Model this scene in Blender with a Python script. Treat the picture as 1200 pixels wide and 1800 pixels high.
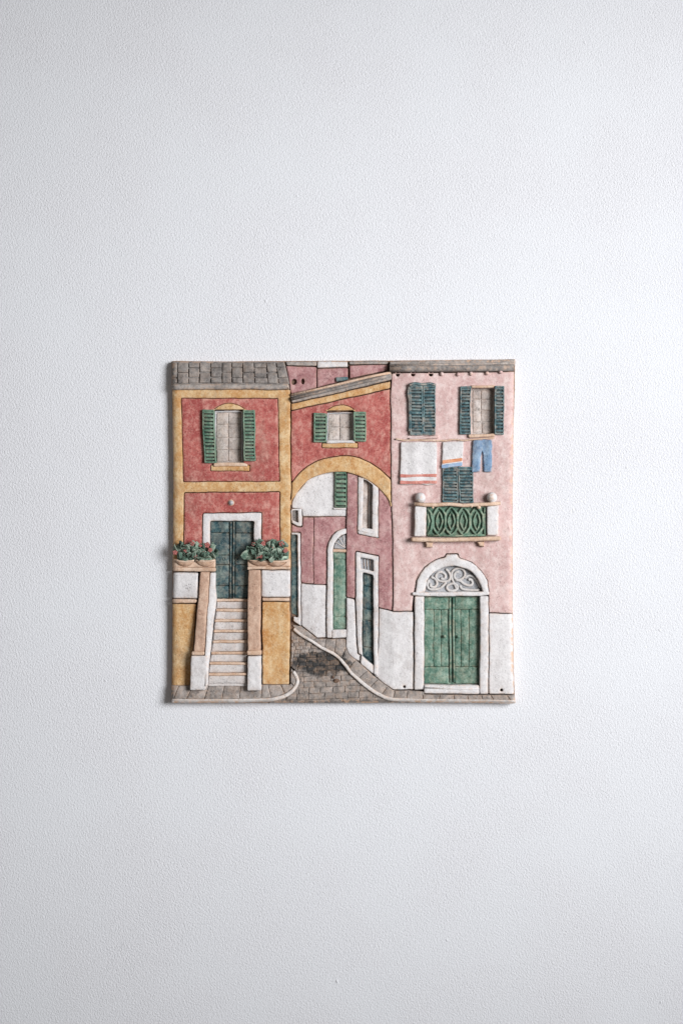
import bpy, math, random
from mathutils import Vector, noise, geometry
random.seed(7)
for o in list(bpy.data.objects): bpy.data.objects.remove(o)
sc = bpy.context.scene
C = sc.collection
S = 0.0005                      # one unit of the plaque drawing = half a millimetre

# ---------------------------------------------------------------- camera
cam_d = bpy.data.cameras.new('camera'); cam = bpy.data.objects.new('camera', cam_d); C.objects.link(cam)
cam.location = (0, -2.0, 0); cam.rotation_euler = (math.radians(90), 0, 0)
cam_d.sensor_fit = 'VERTICAL'; cam_d.sensor_height = 36; cam_d.lens = 80; cam_d.clip_end = 50
sc.camera = cam
# ---------------------------------------------------------------- light
w = bpy.data.worlds.new('World'); sc.world = w; w.use_nodes = True
bg = w.node_tree.nodes['Background']; bg.inputs[0].default_value = (1.0, 0.95, 0.90, 1); bg.inputs[1].default_value = 0.145
def area(name, loc, aim, sx, sy, power, col, spread=180):
    l = bpy.data.lights.new(name, 'AREA'); l.shape = 'RECTANGLE'; l.size = sx; l.size_y = sy
    l.energy = power; l.color = col; l.spread = math.radians(spread)
    o = bpy.data.objects.new(name, l); C.objects.link(o); o.location = loc
    d = Vector(aim) - Vector(loc); o.rotation_euler = d.to_track_quat('-Z', 'Y').to_euler()
    return o
area('window_light', (1.38, -1.60, 0.32), (0.04, 0, 0.025), 0.95, 0.95, 7.8, (0.985, 0.99, 1.0), 57)
sc.view_settings.view_transform = 'Standard'; sc.view_settings.look = 'None'
sc.view_settings.exposure = 0; sc.view_settings.gamma = 1; sc.view_settings.use_curve_mapping = False
sc.render.engine = 'CYCLES'
sc.render.resolution_x = 682; sc.render.resolution_y = 1024

# ---------------------------------------------------------------- materials
def lin(c): 
    return tuple(((v/255)/12.92 if v/255 <= .04045 else ((v/255+.055)/1.055)**2.4) for v in c) + (1,)
class NT:
    def __init__(s, name):
        s.m = bpy.data.materials.new(name); s.m.use_nodes = True; s.t = s.m.node_tree
        s.b = s.t.nodes['Principled BSDF']; s.tc = s.t.nodes.new('ShaderNodeTexCoord').outputs['Object']
    def new(s, k, **kw):
        n = s.t.nodes.new(k)
        for a, v in kw.items(): setattr(n, a, v)
        return n
    def link(s, a, b): s.t.links.new(a, b)
    def val(s, sock, v):
        if isinstance(v, (int, float, tuple)): sock.default_value = v
        else: s.link(v, sock)
    def mapping(s, scale, loc=(0,0,0), rot=(0,0,0)):
        n = s.new('ShaderNodeMapping'); s.link(s.tc, n.inputs[0]); n.inputs[1].default_value = loc
        n.inputs[2].default_value = rot; n.inputs[3].default_value = scale; return n.outputs[0]
    def noise(s, scale, detail=3, rough=.55, vec=None, dist=0):
        n = s.new('ShaderNodeTexNoise'); s.link(vec or s.tc, n.inputs['Vector'])
        n.inputs['Scale'].default_value = scale; n.inputs['Detail'].default_value = detail
        n.inputs['Roughness'].default_value = rough; n.inputs['Distortion'].default_value = dist; return n.outputs[0]
    def ramp(s, fac, a, b, lo=0., hi=1.):
        n = s.new('ShaderNodeMapRange'); n.interpolation_type = 'SMOOTHSTEP'; s.link(fac, n.inputs[0])
        n.inputs[1].default_value = a; n.inputs[2].default_value = b; n.inputs[3].default_value = lo; n.inputs[4].default_value = hi
        return n.outputs[0]
    def math(s, op, a, b=0.):
        n = s.new('ShaderNodeMath', operation=op); s.val(n.inputs[0], a); s.val(n.inputs[1], b); return n.outputs[0]
    def mix(s, f, a, b):
        n = s.new('ShaderNodeMix', data_type='RGBA'); s.val(n.inputs[0], f); s.val(n.inputs[6], a); s.val(n.inputs[7], b); return n.outputs[2]
    def attr(s, nm):
        n = s.new('ShaderNodeAttribute'); n.attribute_name = nm; return n.outputs['Fac']
    def bump(s, h, strength, dist, nrm=None):
        n = s.new('ShaderNodeBump'); s.link(h, n.inputs['Height']); n.inputs['Strength'].default_value = strength
        n.inputs['Distance'].default_value = dist
        if nrm: s.link(nrm, n.inputs['Normal'])
        return n.outputs[0]

OX = (58, 44, 38); BARE = (214, 178, 150)
def clay(name, base, dark, light, speck=.35, wear=.5, ox=.85, rough=.72, streak=.5, mott=1., stain=None, speckc=None, bare=BARE, gr=1., dirt=.32):
    """painted clay: uneven washes, pores, rubbed edges and dark oxide left in the incised lines"""
    t = NT(name); seed = random.uniform(0, 5)
    mv = t.mapping((1, 1, .7), (seed, seed*.3, seed*.7))
    mu = t.mapping((1, 1, 1), (seed*.5, seed, 0))
    big = t.noise(48, 4, .6, mu, .4); mid = t.noise(150, 5, .65, mv); fine = t.noise(620, 3, .6, mu)
    col = t.mix(t.ramp(big, .38, .66, 0, .75*mott), lin(base), lin(dark))
    col = t.mix(t.ramp(mid, .46, .68, 0, .7*mott), col, lin(light))
    col = t.mix(t.ramp(mid, .46, .33, 0, .75*mott), col, lin(dark))
    fm = t.noise(270, 4, .65, mu, .5)
    col = t.mix(t.ramp(fm, .50, .66, 0, .36*mott), col, lin(light))
    col = t.mix(t.ramp(fm, .46, .32, 0, .45*mott), col, lin(dark))
    grit = t.noise(1000, 2, .7, mu); grain = t.noise(420, 4, .75, mu)
    col = t.mix(t.ramp(fine, .5, .74, 0, .45), col, lin(light))
    col = t.mix(t.ramp(grain, .47, .30, 0, (.5*mott+.1)*gr), col, lin(tuple(int(v*.78) for v in dark)))
    col = t.mix(t.ramp(grit, .55, .72, 0, .35*gr), col, lin(light))
    col = t.mix(t.ramp(grit, .44, .28, 0, .42*gr), col, lin(tuple(int(v*.66) for v in dark)))
    sp = t.new('ShaderNodeTexVoronoi'); t.link(mu, sp.inputs['Vector']); sp.inputs['Scale'].default_value = 640
    sp.inputs['Randomness'].default_value = 1
    spm = t.math('MULTIPLY', t.ramp(sp.outputs['Distance'], .42, .12), t.ramp(t.noise(130, 4, .7, mu), .53, .66))
    pore = t.math('MULTIPLY', spm, speck)
    col = t.mix(pore, col, lin(speckc or tuple(int(v*.42) for v in dark)))
    dn = t.math('MULTIPLY', t.ramp(t.noise(36, 6, .72, mv), .50, .70), t.ramp(t.noise(300, 4, .7, mu), .30, .60, .35, 1.))
    col = t.mix(t.math('MULTIPLY', dn, dirt), col, lin((132, 112, 98)))
    if stain: col = stain(t, col)
    col = t.mix(t.math('MULTIPLY', t.math('MULTIPLY', t.attr('edge'), t.ramp(t.noise(210, 3, .6, mu), .44, .60)), wear), col, lin(bare))
    oxn = t.ramp(t.noise(130, 5, .72, mu), .40, .60, .02, 1.)
    col = t.mix(t.math('MULTIPLY', t.math('MULTIPLY', t.attr('ox'), oxn), ox), col, lin(OX))
    t.link(col, t.b.inputs['Base Color']); t.b.inputs['Roughness'].default_value = rough
    t.b.inputs['Specular IOR Level'].default_value = .3
    n1 = t.bump(t.noise(240, 5, .65, mu), .75, .0009)
    n2 = t.bump(t.noise(1100, 2, .6, mu), .45, .0003, n1)
    n3 = t.bump(t.math('MULTIPLY', spm, -1.), .6, .0005, n2)
    t.link(n3, t.b.inputs['Normal'])
    return t.m
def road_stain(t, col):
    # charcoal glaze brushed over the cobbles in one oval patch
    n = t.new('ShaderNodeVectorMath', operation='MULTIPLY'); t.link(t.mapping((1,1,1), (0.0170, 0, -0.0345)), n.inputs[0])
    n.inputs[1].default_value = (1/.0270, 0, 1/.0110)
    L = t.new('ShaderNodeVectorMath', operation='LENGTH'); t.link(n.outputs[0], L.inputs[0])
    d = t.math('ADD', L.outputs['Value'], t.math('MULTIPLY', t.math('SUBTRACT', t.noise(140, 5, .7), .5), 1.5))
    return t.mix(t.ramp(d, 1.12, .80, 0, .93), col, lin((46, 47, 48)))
M = {}
M['red']   = clay('red_wash', (181,98,91), (152,66,64), (214,160,148), .3, .55)
M['ochre'] = clay('ochre_wash', (208,168,118), (186,132,76), (226,202,164), .35, .6)
M['mauve'] = clay('mauve_wash', (180,133,133), (148,99,102), (204,170,167), .5, .4)
M['pink']  = clay('pink_wash', (213,184,180), (194,158,155), (227,208,204), .3, .4, mott=1.1, gr=.7)
M['white'] = clay('white_slip', (221,218,219), (204,199,199), (232,230,230), .38, .6, mott=.75, gr=.75)
M['whitel']= clay('lumpy_white_slip', (219,216,217), (200,196,197), (231,229,229), .6, .4, mott=.7)
M['grey']  = clay('grey_slate_wash', (136,130,127), (104,99,97), (168,161,156), .4, .35)
M['greyl'] = clay('pale_grey_wash', (158,151,147), (126,119,115), (188,180,174), .45, .5)
M['tan']   = clay('tan_stone_wash', (200,168,147), (176,140,120), (216,188,168), .8, .35, speckc=(96,74,66))
M['nose']  = clay('bare_tan_clay', (216,188,166), (194,158,132), (228,206,188), .3, .4)
M['riser'] = clay('pale_riser_slip', (210,205,204), (188,180,177), (222,217,215), .25, .4)
M['teal']  = clay('teal_glaze', (60,92,98), (36,64,72), (128,142,136), .2, .6, rough=.5, bare=(178,160,140), mott=1.2)
M['green'] = clay('green_glaze', (100,134,114), (68,102,86), (140,168,148), .25, .5, rough=.55, bare=(186,174,152))
M['gdoor'] = clay('pale_green_glaze', (94,130,114), (66,104,90), (156,178,162), .3, .35, rough=.55, mott=1.15)
M['dteal'] = clay('dark_teal_glaze', (70,102,110), (42,73,83), (128,154,154), .25, .7, rough=.55, bare=(200,180,164))
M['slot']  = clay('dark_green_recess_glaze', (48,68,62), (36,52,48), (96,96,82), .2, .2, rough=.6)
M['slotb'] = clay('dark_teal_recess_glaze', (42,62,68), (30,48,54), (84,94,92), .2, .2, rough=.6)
M['glass'] = clay('grey_pane_wash', (192,180,173), (160,149,144), (212,203,198), .5, .4, mott=1.3)
M['frameb']= clay('bluish_white_slip', (190,192,197), (168,171,178), (208,208,212), .2, .3)
M['lunb']  = clay('blue_grey_wash', (162,164,168), (136,138,142), (186,186,190), .3, .2)
M['lun']   = clay('pale_scroll_slip', (206,203,202), (184,181,180), (218,214,211), .3, .25)
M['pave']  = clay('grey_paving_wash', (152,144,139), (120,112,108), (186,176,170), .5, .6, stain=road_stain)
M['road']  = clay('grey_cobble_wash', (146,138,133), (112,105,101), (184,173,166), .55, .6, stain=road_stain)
M['kerb']  = clay('white_kerb_slip', (216,210,207), (194,185,179), (228,223,220), .3, .6)
M['jean']  = clay('blue_cloth_wash', (122,152,184), (92,122,156), (164,186,206), .35, .6)
M['sred']  = clay('red_stripe_wash', (204,128,118), (186,104,96), (220,168,156), .25, .3)
M['sor']   = clay('orange_stripe_wash', (224,156,116), (208,130,88), (232,186,156), .2, .3)
M['sblu']  = clay('blue_stripe_wash', (152,178,208), (126,154,190), (180,198,216), .2, .3)
M['oxide'] = clay('dark_oxide_wash', (98,77,65), (54,43,38), (172,140,118), .2, .0)
M['body']  = clay('bare_clay_body', (190,152,124), (164,124,96), (210,180,156), .4, .4)
M['leaf']  = clay('leaf_glaze', (62,98,84), (32,58,52), (132,162,142), .1, .9, rough=.6, bare=(180,200,180), dirt=0)
M['leafl'] = clay('pale_leaf_glaze', (150,178,158), (100,136,116), (200,214,198), .1, .8, rough=.6, bare=(220,218,204), dirt=0)
M['flower']= clay('red_flower_glaze', (186,88,84), (142,52,54), (220,154,144), .1, .7, rough=.6, bare=(226,180,170), dirt=0)
M['terra'] = clay('pale_terracotta', (200,166,142), (168,130,106), (216,190,170), .4, .5)

def wall_mat():
    t = NT('rolled_white_wall_paint')
    mv = t.mapping((1, 1, .8), (.3, 0, .2), (0, math.radians(24), 0))
    patch = t.ramp(t.noise(9, 2, .5), .30, .70, .72, 1.)
    f = t.noise(700, 3.5, .68, mv, 0); g = t.noise(1500, 2, .6, mv); lo = t.noise(26, 3, .5)
    dots = t.new('ShaderNodeTexVoronoi'); t.link(mv, dots.inputs['Vector']); dots.inputs['Scale'].default_value = 150
    dm = t.math('MULTIPLY', t.ramp(dots.outputs['Distance'], .30, .05), t.ramp(t.noise(110, 1, .5), .68, .76))
    h = t.math('ADD', t.math('ADD', t.math('MULTIPLY', f, patch), t.math('MULTIPLY', t.math('MULTIPLY', g, patch), .35)), t.math('MULTIPLY', dm, .45))
    n0 = t.bump(lo, .07, .0015)
    n1 = t.bump(h, 1.0, .00125, n0)
    t.link(n1, t.b.inputs['Normal'])
    t.link(t.mix(t.ramp(t.noise(9, 3, .5), .35, .65), lin((230,232,237)), lin((233,234,239))), t.b.inputs['Base Color'])
    t.b.inputs['Roughness'].default_value = .55; t.b.inputs['Specular IOR Level'].default_value = .3
    return t.m

# ---------------------------------------------------------------- wall (the setting)
def box_mesh(name, x0, x1, y0, y1, z0, z1):
    me = bpy.data.meshes.new(name)
    me.from_pydata([(x,y,z) for x in (x0,x1) for y in (y0,y1) for z in (z0,z1)], [],
                   [(0,1,3,2),(4,6,7,5),(0,4,5,1),(2,3,7,6),(0,2,6,4),(1,5,7,3)])
    me.validate(); return me
wall = bpy.data.objects.new('wall', box_mesh('wall', -1.6, 1.6, 0.0, .12, -1.5, 1.5)); C.objects.link(wall)
wall.data.materials.append(wall_mat()); wall['kind'] = 'structure'

# ---------------------------------------------------------------- plaque builder
K = .9935
ROOT = Vector((0, 0, (900-1236)*S*K))
plaque = bpy.data.objects.new('ceramic_relief_plaque', None); C.objects.link(plaque)
plaque.location = ROOT; plaque.empty_display_size = .05
plaque['label'] = 'square painted ceramic relief of red and pink houses with an archway, hung on white wall'
plaque['category'] = 'wall plaque'

def rim_dist(x, y):
    d = 1e9; q = Vector((x, y))
    for i in range(len(SV)):
        a, e = SV[i-1], SV[i]-SV[i-1]; t = max(0, min(1, (q-a).dot(e)/e.length_squared)); d = min(d, (a+e*t-q).length_squared)
    return math.sqrt(d)
def warp(x, y, k=1.):
    a = noise.noise_vector(Vector((x/34, y/34, 3.1))); b = noise.noise_vector(Vector((x/9, y/9, 7.7)))
    return x + k*(1.25*a.x + .62*b.x), y + k*(1.25*a.y + .62*b.y)
def T(x, y, h):
    d = rim_dist(x, y)
    x, y = warp(x, y, .4+.6*min(1, d/45))
    h = max(.6, (h-12)*1.1+5)
    if d < 9 and h > 4: h = max(4, h-(5+max(0, h-18)*.5)*((9-d)/9)**2)
    return ((x-600)*S*K, -h*S, (900-y)*S*K - ROOT.z)
def area2(p): return sum(p[i][0]*p[(i+1)%len(p)][1]-p[(i+1)%len(p)][0]*p[i][1] for i in range(len(p)))/2
def ccw(p): return list(p) if area2(p) > 0 else list(reversed(p))
def soften(p, r, seg):
    n = len(p); q = []
    for i in range(n):
        a, b, c = Vector(p[i-1][:2]), Vector(p[i][:2]), Vector(p[(i+1)%n][:2])
        u, v = a-b, c-b; lu, lv = u.length, v.length
        if lu < 1e-6 or lv < 1e-6: continue
        ang = u.angle(v, math.pi)
        if r > 0 and ang < math.radians(150):
            d = min(r, .4*lu, .4*lv); p0 = b+u/lu*d; p2 = b+v/lv*d
            q += [p0, (p0+2*b+p2)/4, p2]
        else: q.append(b)
    if not seg: return q
    o = []
    for i in range(len(q)):
        a, b = q[i], q[(i+1)%len(q)]; k = max(1, int((b-a).length/seg))
        o += [a.lerp(b, j/k) for j in range(k)]
    return o
def inset(p, d):
    n = len(p); o = []
    for i in range(n):
        e1 = p[i]-p[i-1]; e2 = p[(i+1)%n]-p[i]
        n1 = Vector((-e1.y, e1.x)); n2 = Vector((-e2.y, e2.x))
        if n1.length > 1e-9: n1.normalize()
        if n2.length > 1e-9: n2.normalize()
        m = n1+n2
        if m.length < 1e-4: o.append(p[i].copy()); continue
        m.normalize(); c = max(.45, m.dot(n2)); o.append(p[i]+m*(d/c))
    return o
def inside(x, y, p):
    r = False; j = len(p)-1
    for i in range(len(p)):
        if (p[i].y > y) != (p[j].y > y) and x < (p[j].x-p[i].x)*(y-p[i].y)/(p[j].y-p[i].y)+p[i].x: r = not r
        j = i
    return r
SLAB = [(300,633),(400,633.5),(503,633),(600,632.5),(700,632),(800,631),(907,630),(906,680),(904,740),(902,860),(902,1060),(904,1180),
        (906,1237),(800,1236.5),(700,1236),(600,1235.5),(500,1236.5),(400,1237),(300,1237),(300,1180),(301,1060),(302.5,950),(303,850),(301.5,720)]
SV = [Vector(p) for p in SLAB]
def rim(x, y):
    # 1 in the middle of the plaque, low at its outer edge (no oxide in lines there)
    return 1. if rim_dist(x, y) > 4.5 else .12

class MB:
    def __init__(s): s.v = []; s.f = []; s.mi = []; s.ox = []; s.ed = []; s.mats = []
    def m(s, k):
        if k not in s.mats: s.mats.append(k)
        return s.mats.index(k)
    def vert(s, x, y, h, ox=0., ed=0.):
        if rim_dist(x, y) < 3: ed = max(ed, 1.6)
        s.v.append(T(x, y, h)); s.ox.append(ox); s.ed.append(ed); return len(s.v)-1
    def face(s, f, k): s.f.append(f); s.mi.append(s.m(k))
    def piece(s, poly, h0, h1, mat, b=1.3, r=1.6, gap=.7, holes=(), grid=0, seg=4., flare=.5, und=.45, ox=1., hgap=None):
        hf = h1 if callable(h1) else (lambda x, y: h1)
        def H(x, y): return hf(x, y) + und*noise.noise(Vector((x/17, y/17, 1.3))) + und*.5*noise.noise(Vector((x/5, y/5, 4.3)))
        e_ = min((Vector(poly[i][:2])-Vector(poly[i-1][:2])).length for i in range(len(poly)))
        r = max(r, gap+b+.35)
        outer = soften(ccw(poly), r, seg)
        loops = [(inset(outer, gap), 1)]
        for hole in holes:
            hl = soften(list(reversed(ccw(hole))), min(r, 1.2), seg); loops.append((inset(hl, gap if hgap is None else hgap), -1))
        tops = []; edges = []; pts = []; ids = []
        for lp, sgn in loops:
            prof = [(-flare, None, ox, 0.), (0, b, .32*ox, .1), (.3*b, .3*b, 0., 1.), (b, 0, 0., .25)]
            prev = None
            for ins, dh, o, e in prof:
                rg = inset(lp, ins); idx = []
                for p in rg:
                    hh = h0 if dh is None else max(h0+.05, H(p.x, p.y)-dh)
                    idx.append(s.vert(p.x, p.y, hh, o*rim(p.x, p.y) if o else 0., e))
                if prev:
                    n = len(idx)
                    for i in range(n): s.face((prev[i], idx[i], idx[(i+1)%n], prev[(i+1)%n]), mat)
                prev = idx
            st = len(pts); pts += rg; ids += prev; n = len(rg)
            edges += [(st+i, st+(i+1)%n) for i in range(n)]; tops.append(rg)
        if grid:
            xs = [p.x for p in tops[0]]; ys = [p.y for p in tops[0]]; y = min(ys)+grid*.5; row = 0
            while y < max(ys):
                x = min(xs)+grid*(.25+.5*(row % 2)); row += 1
                while x < max(xs):
                    if inside(x, y, tops[0]) and not any(inside(x, y, hh) for hh in tops[1:]):
                        if min((p-Vector((x, y))).length_squared for p in pts[:len(ids)]) > (grid*.45)**2: pts.append(Vector((x, y)))
                    x += grid
                y += grid*.9
        ov, oe, of, orv, _, _ = geometry.delaunay_2d_cdt([Vector((p.x, p.y)) for p in pts], edges, [], 0, 1e-5)
        mp = []
        for i, p in enumerate(ov):
            k = orv[i][0] if orv[i] else -1
            mp.append(ids[k] if 0 <= k < len(ids) else s.vert(p.x, p.y, H(p.x, p.y)))
        for f in of:
            cx = sum(ov[i].x for i in f)/len(f); cy = sum(ov[i].y for i in f)/len(f)
            if inside(cx, cy, tops[0]) and not any(inside(cx, cy, hh) for hh in tops[1:]):
                s.face(tuple(mp[i] for i in reversed(f)), mat)
        return s
    def tube(s, path, rad, h, mat, sides=8, closed=False, flat=1., ox=.8, lump=.12):
        hf = h if callable(h) else (lambda x, y: h)
        P = [Vector(p[:2]) for p in path]; n = len(P); rings = []
        for i, p in enumerate(P):
            a = P[i-1] if (i or closed) else P[i]; c = P[(i+1) % n] if (i < n-1 or closed) else P[i]
            t = (c-a)
            if t.length < 1e-9: t = Vector((1, 0))
            t.normalize(); nn = Vector((-t.y, t.x))
            rr = (rad(i/max(1, n-1)) if callable(rad) else rad)*(1+lump*noise.noise(Vector((p.x/6, p.y/6, 9))))
            rings.append([s.vert(p.x+nn.x*math.cos(2*math.pi*k/sides)*rr, p.y+nn.y*math.cos(2*math.pi*k/sides)*rr,
                                 hf(p.x, p.y)+math.sin(2*math.pi*k/sides)*rr*flat, ox if math.sin(2*math.pi*k/sides) < .35 else 0.,
                                 1. if math.sin(2*math.pi*k/sides) > .8 else .2) for k in range(sides)])
        m = n if closed else n-1
        for i in range(m):
            A, B = rings[i], rings[(i+1) % n]
            for k in range(sides): s.face((B[k], B[(k+1)%sides], A[(k+1)%sides], A[k]), mat)
        if not closed: s.face(tuple(rings[0]), mat); s.face(tuple(reversed(rings[-1])), mat)
        return s
    def ball(s, x, y, h, rx, ry, rh, mat, nu=10, nv=7, lump=.1, ox=.6, cut=None, floor=None):
        rows = []
        for j in range(nv+1):
            th = math.pi*j/nv; row = []
            for i in range(nu):
                ph = 2*math.pi*i/nu
                d = Vector((math.sin(th)*math.cos(ph), math.sin(th)*math.sin(ph), math.cos(th)))
                k = 1+lump*noise.noise(d*1.7+Vector((x, y, 0)))
                yy = y+d.y*ry*k
                if cut is not None: yy = max(yy, cut)
                if floor is not None: yy = min(yy, floor)
                row.append(s.vert(x+d.x*rx*k, yy, h+d.z*rh*k, ox if d.z < .2 else 0., 1. if d.z > .7 else .3))
            rows.append(row)
        for j in range(nv):
            for i in range(nu): s.face((rows[j][(i+1)%nu], rows[j+1][(i+1)%nu], rows[j+1][i], rows[j][i]), mat)
        return s
    def build(s, name, parent, label=None, flat=False, kind=None):
        me = bpy.data.meshes.new(name); me.from_pydata(s.v, [], s.f)
        for k in s.mats: me.materials.append(M[k])
        me.polygons.foreach_set('material_index', s.mi)
        for nm, d in (('ox', s.ox), ('edge', s.ed)):
            a = me.attributes.new(nm, 'FLOAT', 'POINT'); a.data.foreach_set('value', d)
        me.polygons.foreach_set('use_smooth', [not flat]*len(me.polygons)); me.update()
        o = bpy.data.objects.new(name, me); C.objects.link(o); o.parent = parent
        if label: o['label'] = label
        if kind: o['kind'] = kind
        return o
def one(name, parent, poly, h0, h1, mat, label=None, **kw):
    return MB().piece(poly, h0, h1, mat, **kw).build(name, parent, label)
def rect(x0, y0, x1, y1): return [(x0,y0),(x1,y0),(x1,y1),(x0,y1)]
def circ(x, y, rx, ry=None, n=10): return [(x+rx*math.cos(2*math.pi*i/n), y+(ry or rx)*math.sin(2*math.pi*i/n)) for i in range(n)]
def curve(pts, k=5):
    o = []; n = len(pts)
    for i in range(n-1):
        p0 = Vector(pts[max(i-1,0)]); p1 = Vector(pts[i]); p2 = Vector(pts[i+1]); p3 = Vector(pts[min(i+2,n-1)])
        for j in range(k):
            t = j/k
            o.append(tuple(.5*((2*p1)+(p2-p0)*t+(2*p0-5*p1+4*p2-p3)*t*t+(3*p1-p0-3*p2+p3)*t**3)))
    o.append(tuple(pts[-1])); return o
def strip(path, w0, w1=None):
    P = [Vector(p) for p in path]; n = len(P); L = []; R = []
    for i, p in enumerate(P):
        t = (P[min(i+1,n-1)]-P[max(i-1,0)]).normalized(); nn = Vector((-t.y, t.x)); wd = (w0+(w1-w0)*i/(n-1) if w1 else w0)/2
        L.append(tuple(p+nn*wd)); R.append(tuple(p-nn*wd))
    return L+R[::-1]
def clip(subj, cell):
    cell = [Vector(p) for p in ccw(cell)]; out = [Vector(p) for p in subj]
    for i in range(len(cell)):
        a, b = cell[i], cell[(i+1)%len(cell)]; inp = out; out = []
        if not inp: return []
        side = lambda p: (b.x-a.x)*(p.y-a.y)-(b.y-a.y)*(p.x-a.x)
        for j in range(len(inp)):
            p, q = inp[j-1], inp[j]; sp, sq = side(p), side(q)
            if (sp >= 0) != (sq >= 0): out.append(p.lerp(q, sp/(sp-sq)))
            if sq >= 0: out.append(q)
    res = []
    for p in out:
        if not res or (p-res[-1]).length > .6: res.append(p)
    if len(res) > 1 and (res[0]-res[-1]).length < .6: res.pop()
    return [tuple(p) for p in res]
J = lambda a: random.uniform(-a, a)

# ---------------------------------------------------------------- clay slab
B = MB(); B.piece(SLAB, .6, 12, 'body', b=2.5, r=3, gap=0, flare=0, seg=8, ox=0, und=.8, grid=14)
slab = B.build('clay_slab', plaque, 'bare clay slab that carries the whole relief')
slab.data.materials.append(M['oxide'])
for p in slab.data.polygons:
    if p.normal.y < -.9 and p.center.y < -2.5*S: p.material_index = 1
F = 24      # height of the front facades
# ================================================================ LEFT HOUSE
fr_hole1 = [(318,699.5),(488,699.5),(491,846),(322,847)]
fr_hole2 = [(323,865.5),(491,864.5),(491.5,1000),(460,1000),(459.5,901),(355.5,902),(355,1000),(321.5,1000)]
fr_out = [(301.5,683),(510,684),(510.5,780),(511,900),(511,1000),(491.5,1000),(491,864.5),(323,865.5),(321.5,1000),(302,1000),(303,850),(302,760)]
one('painted_wall_border', plaque, fr_out, 9, F, 'ochre', 'ochre painted border around the red wall panels of the stair house',
    holes=[fr_hole1], grid=5, hgap=.4)
wp = [(376,721),(426,721),(427,815),(377,815)]
box_l = [(369.5,817),(439,817),(439,828.5),(369.5,828)]
arch_l = curve([(375,719.5),(385,712),(400,708),(418,711),(432,719.5)], 4)
hood_hole = [(376,719.5)]+arch_l[1:-1]+[(432,719.5)]
whole = arch_l+[(432,719.5),(427,720.5),(427.5,817),(439,817),(439,828.5),(369.5,828),(369.5,817),(376,817),(375.5,720.5)]
one('wall_panel', plaque, fr_hole1, 9, F, 'red', 'red upper wall panel around the tall shuttered window', holes=[whole], grid=5, gap=.65, hgap=.2)
dfo = [(355.5,902),(459.5,901),(460,960),(355,960)]
one('wall_panel', plaque, fr_hole2, 9, F, 'red', 'red lower wall panel around the white door frame', grid=5, gap=.7)
# roof with shingles
RH = lambda x, y: 24+ (y-634)*.11
roof = one('roof', plaque, [(300.5,634),(500,634.5),(509,676),(301.5,676)], 9, lambda x,y: RH(x,y)-2.2, 'grey', 'grey shingled roof of the stair house', r=2, grid=8)
cols = [300.5,312,331,350,370,390,407,427,446,467,484,505]
for i in range(11):
    x0, x1 = cols[i], cols[i+1]
    ys = [636,654.5,673.5] if i % 2 else [636,646,663.5,673.5]
    if i == 0: ys = [636,664,673.5]
    for a in range(len(ys)-1):
        ya, yb = ys[a]+(J(.6) if a else 0), ys[a+1]+(J(.6) if a < len(ys)-2 else 0)
        sk = lambda x, y: x + (y-634)*.19*max(0, (x-430)/75)
        xl = 301.6 if i == 0 else x0
        q = [(sk(xl,ya)+J(.5), ya), (sk(x1,ya)+J(.5), ya), (sk(x1,yb)+J(.5), yb), (sk(xl,yb)+J(.5), yb)]
        q = [(min(px, 499.5+(py-636)*.22), py) for px, py in q]
        one('shingle', roof, q, 20, lambda x,y,o=J(.5): RH(x,y)+1.+o, 'grey', gap=.62+random.uniform(0,.5), b=.8, r=.8, seg=0, flare=.2, und=.6)
MB().piece([(301,674.5),(507.5,674.5),(509,683),(508,684.5),(302,685)], 12, 30.5, 'greyl', b=3.2, r=2, gap=.2, flare=.2, seg=5).build('eave', roof)
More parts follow.
